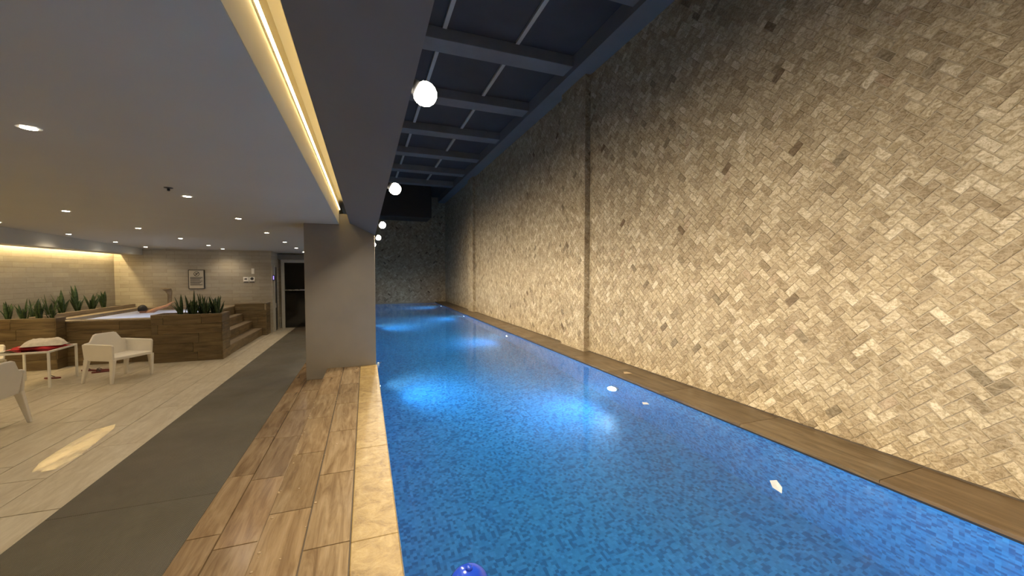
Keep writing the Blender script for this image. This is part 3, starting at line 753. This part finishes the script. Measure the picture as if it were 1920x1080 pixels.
bather((-5.13, 12.2, .485))

# ---- signs on the back wall
sg = empty('notice_board', (-4.41, YB, 1.42), label='large framed pool rules sign with round pictogram on back wall', cat='sign')
sp = MB().box(-.18,.18,-.02,-.001,-.26,.26).build('panel', M['sign'], sg)
mb = MB(); mb.box(.165,.19,-.03,-.001,-.26,.265); mb.box(-.185,.165,-.026,-.001,.25,.265); mb.box(-.185,.165,-.026,-.001,-.265,-.25); mb.box(-.19,-.178,-.026,-.001,-.26,.265); mb.build('frame', M['black'], sg)
def ring2(r0, r1, cx, cz, y, n=24):
    mb = MB()
    for k in range(n):
        a, b = 2*math.pi*k/n, 2*math.pi*(k+1)/n
        mb.add([(cx+r*math.cos(t), y, cz+r*math.sin(t)) for r, t in ((r0,a),(r1,a),(r1,b),(r0,b))], [(0,1,2,3)])
    return mb
mb = ring2(.055, .068, 0, .15, -.0215)
mb.add([(-.05,-.0215,.115),(-.038,-.0215,.105),(.055,-.0215,.185),(.043,-.0215,.195)], [(0,1,2,3)])
mb.add([(-.03,-.0214,.165),(-.02,-.0214,.185),(.02,-.0214,.14),(.01,-.0214,.12)], [(0,1,2,3)])
mb.add([(.015,-.0213,.18),(.035,-.0213,.18),(.035,-.0213,.16),(.015,-.0213,.16)], [(0,1,2,3)])
mb.build('pictogram', M['ink'], sp)
mb = MB()
for k in range(7): mb.box(-.15, .13-.03*(k%3), -.0215, -.0205, .045-.034*k, .06-.034*k)
mb.build('text_lines', M['ink'], sp)
MB().box(-.155,.15,-.0206,-.02,-.18,.075).build('text_panel', M['ink_grey'], sp)
for x, lb, kind in ((-3.24,'left of a pair',0),(-3.09,'right of a pair',1)):
    s = empty('pictogram_sign', (x, YB, 1.41), label='small white square sign with black pictogram on back wall, '+lb, cat='sign', group='pair of pictogram signs')
    pn_ = MB().box(-.068,.068,-.012,-.001,-.06,.075).build('panel', M['sign_white'], s)
    mb = MB()
    if kind == 0: mb.box(-.03,.025,-.0135,-.0125,-.005,.03); mb.box(-.045,.0,-.0135,-.0125,.0,.018)
    else:
        mb = ring2(.0, .042, 0, .022, -.0135, 18)
    mb.build('pictogram', M['ink'], pn_)
    MB().box(-.055,.055,-.0135,-.0125,-.085,-.062).build('caption', M['ink'], s)
tag(MB().box(-3.10,-3.03,YB-.012,YB-.001,1.57,1.73).build('paper_notice', M['sign_white']), 'small glossy white notice above the pair of pictogram signs', 'sign')

# ---- door behind the pillar
d1 = empty('door_1', (-2.1, YD, FZ)); struct(d1, 'dark glass door in pale metal frame at the end of the mat', 'door')
mb = MB(); mb.box(-.42,-.33,-.03,.05,0,2.2); mb.box(.55,.64,-.03,.05,0,2.2); mb.box(-.33,.55,-.03,.05,2.10,2.2); mb.build('frame', M['frame_grey'], d1)
MB().box(-.5,.75,-.09,.05,2.2,2.36).build('lintel', M['paint_dark'], d1)
dp = MB().box(-.33,.55,.0,.02,.02,2.10).build('pane', M['door_glass'], d1)
MB().tube([(-.31,-.05,1.22),(.53,-.05,1.22)], .017, 10).build('push_bar', M['steel'], dp)
d2 = empty('door_2', (-2.6, YB+.22, FZ)); struct(d2, 'narrow dark service door in the return wall', 'door')
MB().box(-.01,.02,0,.45,.02,1.95).build('leaf_panel', M['black'], d2)
MB().box(-.01,.05,-.07,0,.0,2.0).build('frame', M['frame_grey'], d2)
MB().tube([(.05,.06,.72),(.05,.06,.86)], .012, 8).build('handle', M['steel'], d2)
ap = empty('access_keypad', (-2.57, YB+.16, 1.45), label='small keypad with purple glowing screen beside the service door', cat='keypad')
MB().box(-.02,.02,-.03,.05,-.08,.08).build('case', M['black'], ap)
MB().box(-.012,.012,-.033,-.0305,-.05,.06).build('screen', M['e_purple'], ap)

# ------------------------------------------------------------------ lounge furniture
def make_chair(name, label):
    """local +Y is the front"""
    c = empty(name, (0,0,0), 0, label=label, cat='chair', group='white plastic lounge chairs')
    wp = M['white_plastic']; T = .035
    def panel(pts2, basis, th):    # polygon in a plane, extruded along the normal
        o_, u, v, n_ = [Vector(b) for b in basis]; k = len(pts2)
        a = [o_+u*p[0]+v*p[1]-n_*th/2 for p in pts2]; b = [p+n_*th for p in a]
        return MB().add(a+b, [tuple(range(k-1,-1,-1)), tuple(range(k,2*k))]+[(i,(i+1)%k,k+(i+1)%k,k+i) for i in range(k)])
    # seat: dished slab
    mb = MB(); nx, ny = 6, 6
    top = [[(-.285+.57*i/nx, -.24+.50*j/ny, .42-.02*math.sin(math.pi*i/nx)*math.sin(math.pi*min(1,(j+1)/ny*.9)) - (.012 if j == 0 else 0)) for i in range(nx+1)] for j in range(ny+1)]
    vs = [p for row in top for p in row]; vb = [(x,y,z-.05) for x,y,z in vs]; n = len(vs); fs = []
    for j in range(ny):
        for i in range(nx):
            a = j*(nx+1)+i; fs += [(a,a+1,a+nx+2,a+nx+1),(n+a,n+a+nx+1,n+a+nx+2,n+a+1)]
    for i in range(nx): fs += [(i,n+i,n+i+1,i+1),(ny*(nx+1)+i,ny*(nx+1)+i+1,n+ny*(nx+1)+i+1,n+ny*(nx+1)+i)]
    for j in range(ny): a = j*(nx+1); fs += [(a,a+nx+1,n+a+nx+1,n+a),(a+nx,n+a+nx,n+a+2*nx+1,a+2*nx+1)]
    mb.add(vs+vb, fs).build('seat', wp, c, bevel=.012, smooth=False)
    # back: full width at arm height, narrowing to the crown
    back = [(-.315,-.24),(.315,-.24),(.322,.02),(.30,.035),(.235,.045),(.165,.155),(.13,.168),(-.13,.168),(-.165,.155),(-.235,.045),(-.30,.035),(-.322,.02)]
    panel(back, ((0,-.255,.60),(1,0,0),(0,-.13,1),(0,-1,-.13)), T).build('backrest', wp, c, bevel=.012, bseg=3)
    for s in (-1, 1):
        arm = [(-.265,-.24),(.245,-.24),(.255,.0),(.235,.025),(-.25,.032),(-.285,.02)]
        panel(arm, ((s*.308,0,.60),(0,1,0),(s*.04,0,1),(s*1,0,-.04)), T).build('arm_panel', wp, c, bevel=.012, bseg=3)
    for sx in (-1, 1):
        for sy in (-1, 1):
            tx, ty = sx*.295, sy*.225; bx, by = sx*.315, sy*(.215 if sy > 0 else .30)
            h1, h2 = (.05, .042), (.02, .019)
            tp = [(tx-h1[0]*.5,ty-h1[1]),(tx+h1[0]*.5,ty-h1[1]),(tx+h1[0]*.5,ty+h1[1]),(tx-h1[0]*.5,ty+h1[1])]
            bt = [(bx-h2[0]*.8,by-h2[1]),(bx+h2[0]*.8,by-h2[1]),(bx+h2[0]*.8,by+h2[1]),(bx-h2[0]*.8,by+h2[1])]
            MB().frustum([(x,y,0) for x,y in bt], [(x,y,.385) for x,y in tp]).build('leg', wp, c, bevel=.008)
    return c
ch = make_chair('lounge_chair', 'cream white plastic armchair standing between the glass table and the planter')
ch.location = (-3.83, 8.36, FZ); ch.rotation_euler = (0,0,R(-26-90))
c2 = copy_tree(ch); c2['label'] = 'cream white plastic armchair seen from behind at the left edge'
c2.location = (-4.03, 5.97, FZ); c2.rotation_euler = (0,0,R(90))
c3 = copy_tree(ch); c3['label'] = 'cream white plastic armchair half cut off behind the glass table'
c3.location = (-5.63, 8.33, FZ); c3.rotation_euler = (0,0,R(-90))

# table: near corner N, sides along a and b
N_, R_, RL_ = Vector((-4.56,8.09,0)), Vector((-4.62,8.82,0)), Vector((-5.17,8.67,0))
bd = (R_-N_).normalized(); ad = Vector((-bd.y, bd.x, 0)); LA, LB = .62, .73
tb = empty('coffee_table', (*(N_+ad*LA/2+bd*LB/2).xy, FZ), math.atan2(ad.y, ad.x), label='white metal coffee table with glass top between the armchairs', cat='table')
TZ = .565
hx, hy = LA/2, LB/2
for sx in (-1,1):
    for sy in (-1,1): MB().box(sx*hx-.014, sx*hx+.014, sy*hy-.014, sy*hy+.014, 0, TZ).build('leg', M['white_metal'], tb, bevel=.003)
for sy in (-1,1): MB().box(-hx+.014, hx-.014, sy*hy-.014, sy*hy+.014, TZ-.028, TZ).build('rail', M['white_metal'], tb, bevel=.003)
for sx in (-1,1): MB().box(sx*hx-.014, sx*hx+.014, -hy+.014, hy-.014, TZ-.028, TZ).build('rail', M['white_metal'], tb, bevel=.003)
MB().box(-hx+.014, hx-.014, -hy+.014, hy-.014, TZ-.012, TZ-.002).build('glass_top', M['table_glass'], tb)
def cloth(name, m, loc, rz, lx, ly, h, seed, label, cat):
    r = random.Random(seed); nx, ny = 22, 16; mb = MB(); off = Vector((seed*3.1, seed*1.7, 0))
    for j in range(ny+1):
        for i in range(nx+1):
            u, v = -1+2*i/nx, -1+2*j/ny
            d = (abs(u)**2.6 + abs(v)**2.6)**(1/2.6); k = max(0, 1-d**2.5)**.45
            nz = noise.noise(Vector((u*1.7, v*2.1, 0))+off); n2 = noise.noise(Vector((u*4.5, v*5, 0))+off)
            mb.v.append((u*lx/2*(1+.10*n2), v*ly/2*(1+.14*nz), max(.0, h*k*(.75+.5*nz+.22*n2))))
    n1 = len(mb.v); mb.v += [(x,y,-.001) for x,y,z in mb.v]
    for j in range(ny):
        for i in range(nx):
            a = j*(nx+1)+i; mb.f += [(a,a+1,a+nx+2,a+nx+1),(n1+a,n1+a+nx+1,n1+a+nx+2,n1+a+1)]
    return tag(mb.build(name, m, None, loc, (0,0,rz), smooth=True), label, cat)
tc = N_+ad*LA*.50+bd*LB*.66
tzr = math.atan2(ad.y, ad.x)
cloth('beach_bag', M['towel_red'], (tc.x, tc.y, FZ+TZ+.001), tzr-.06, .60, .36, .065, 3, 'flat red cloth bag lying on the glass table', 'bag')
cloth('towel', M['towel_white'], (tc.x+.07, tc.y-.03, FZ+TZ+.042), tzr+.08, .48, .30, .12, 5, 'crumpled white towel on top of the red bag', 'towel')
# sandals
def sandal(x, y, rz, label):
    s = empty('sandal', (x, y, FZ), rz, label=label, cat='sandal', group='sandals on the lounge floor')
    out = [(.045*math.cos(a)*(1+.12*math.sin(a)), .125*math.sin(a)) for a in [2*math.pi*k/16 for k in range(16)]]
    MB().frustum([(px,py,.001) for px,py in out], [(px*.97,py*.98,.018) for px,py in out]).build('sole', M['rubber_red'], s)
    MB().tube([(-.04,.0,.015),(-.02,.04,.045),(0,.06,.02),(.02,.04,.045),(.04,.0,.015)], .006, 6).build('strap', M['black'], s)
sandal(-4.70, 9.27, 1.2, 'dark red rubber sandal nearest the glass table leg')
sandal(-4.42, 9.06, 1.9, 'dark red rubber sandal behind the armchair leg, right one')
sandal(-4.50, 9.22, 1.6, 'dark red rubber sandal behind the armchair leg, left one')
sandal(-4.92, 8.80, 1.3, 'dark red rubber sandal under the glass table')

# ------------------------------------------------------------------ small things in and by the pool
def petal(name, pts, z, m, label, cat):
    c = Vector((sum(p[0] for p in pts)/len(pts), sum(p[1] for p in pts)/len(pts), 0)); n = len(pts)
    mb = MB()
    up = [(p[0],p[1],z+.006) for p in pts]; dn = [(p[0],p[1],z+.002) for p in pts]
    mb.add(dn+up+[(c.x,c.y,z+.002),(c.x,c.y,z-.002)], [(n+i, n+(i+1)%n, 2*n) for i in range(n)]+[((i+1)%n, i, 2*n+1) for i in range(n)]+[(i,(i+1)%n,n+(i+1)%n,n+i) for i in range(n)])
    return tag(mb.build(name, m), label, cat)
petal('petal', [(2.853,1.978),(2.868,2.06),(2.94,2.135),(2.995,2.12),(2.93,2.03)], WZ, M['petal'], 'white petal floating on the water nearest the ledge', 'petal')
petal('petal', [(3.20,3.96),(3.24,4.03),(3.29,4.0),(3.27,3.93)], WZ-.0, M['petal'], 'small pale petal floating near the bright pool light', 'petal')
petal('dry_leaf', [(3.80,5.16),(3.86,5.26),(3.91,5.24),(3.93,5.14)], .0, M['leaf_tan'], 'tan dry leaf lying on the brown ledge', 'leaf')
fl_ = empty('chlorine_float', (.50, 2.005, WZ-.03), label='shiny blue dome of a chlorine float at the bottom edge', cat='float')
MB().lathe([(.06,-.12),(.065,-.03),(.095,-.02),(.105,.0),(.10,.02),(.085,.045),(.055,.065),(.02,.072)], 28).build('dome', M['blue_plastic'], fl_, smooth=True)
MB().lathe([(.02,.07),(.018,.085),(.008,.09)], 14).build('cap', M['blue_plastic'], fl_, smooth=True)
ab = empty('glint_bracket', (.19, 7.32, -.01), label='small white bracket standing in for a glint at the coping corner by the pillar', cat='bracket')  # white plate and hook added in place of a bright glint
MB().box(-.012,.02,-.02,.02,-.03,.015).build('plate', M['white_plastic'], ab, bevel=.004)
MB().tube([(.02,0,.0),(.045,0,.01),(.055,0,.03)], .006, 8).build('hook', M['steel'], ab)
# thin film of water on the lounge tiles
pp = [(-2.782,4.673),(-2.85,4.884),(-2.87,5.094),(-2.88,5.386),(-2.865,5.712),(-2.743,5.86),(-2.688,5.7),(-2.645,5.333),(-2.59,4.938),(-2.586,4.682),(-2.70,4.64)]
n = len(pp); cc = (sum(p[0] for p in pp)/n, sum(p[1] for p in pp)/n)
mb = MB().frustum([(x,y,FZ+.0008) for x,y in pp], [(cc[0]+(x-cc[0])*.97, cc[1]+(y-cc[1])*.985, FZ+.0022) for x,y in pp])
def film():
    t = NT('water_film'); p = t.pos()
    gl = t.n('BsdfGlossy', {0: (1,1,1,1), 1: .13, 'Normal': t.bump(t.noise(p, 7, 2).outputs[0], .12, .01)}); tr = t.n('BsdfTransparent')
    fr = t.math('MULTIPLY', t.n('Fresnel', {0: 1.33}).outputs[0], t.rng(t.noise(t.mapping(p, (2.2,1,1)), 3.2, 3, .6).outputs[0], .33, .58, .05, .6))
    return t.done(t.n('MixShader', {0: fr, 1: tr.outputs[0], 2: gl.outputs[0]}))
tag(mb.build('puddle', film()), 'long wet puddle shining on the cream floor tiles', 'puddle')

# scattered water drops on the plinth planks
mb = MB(); rd = random.Random(5)
for k in range(46):
    x = rd.choice((-.614,-.358,-.60,rd.uniform(-.6,-.1)))+rd.uniform(-.012,.02); y = rd.uniform(1.9,5.6); q = rd.uniform(.004,.011); z0 = .0012
    if x < -.61: x = -.605
    mb.lathe([(q,0),(q*.9,q*.28),(q*.6,q*.5),(q*.15,q*.58)], 10, (x, y, z0))
wd = NT('water_drop'); mdrop = wd.done(wd.principled(base=(.45,.33,.2), rough=.04, spec=.6, coat=1., coat_rough=.02))
tag(mb.build('water_drops', mdrop, smooth=True), 'scattered clear water drops on the wood look planks', 'water', kind='stuff')
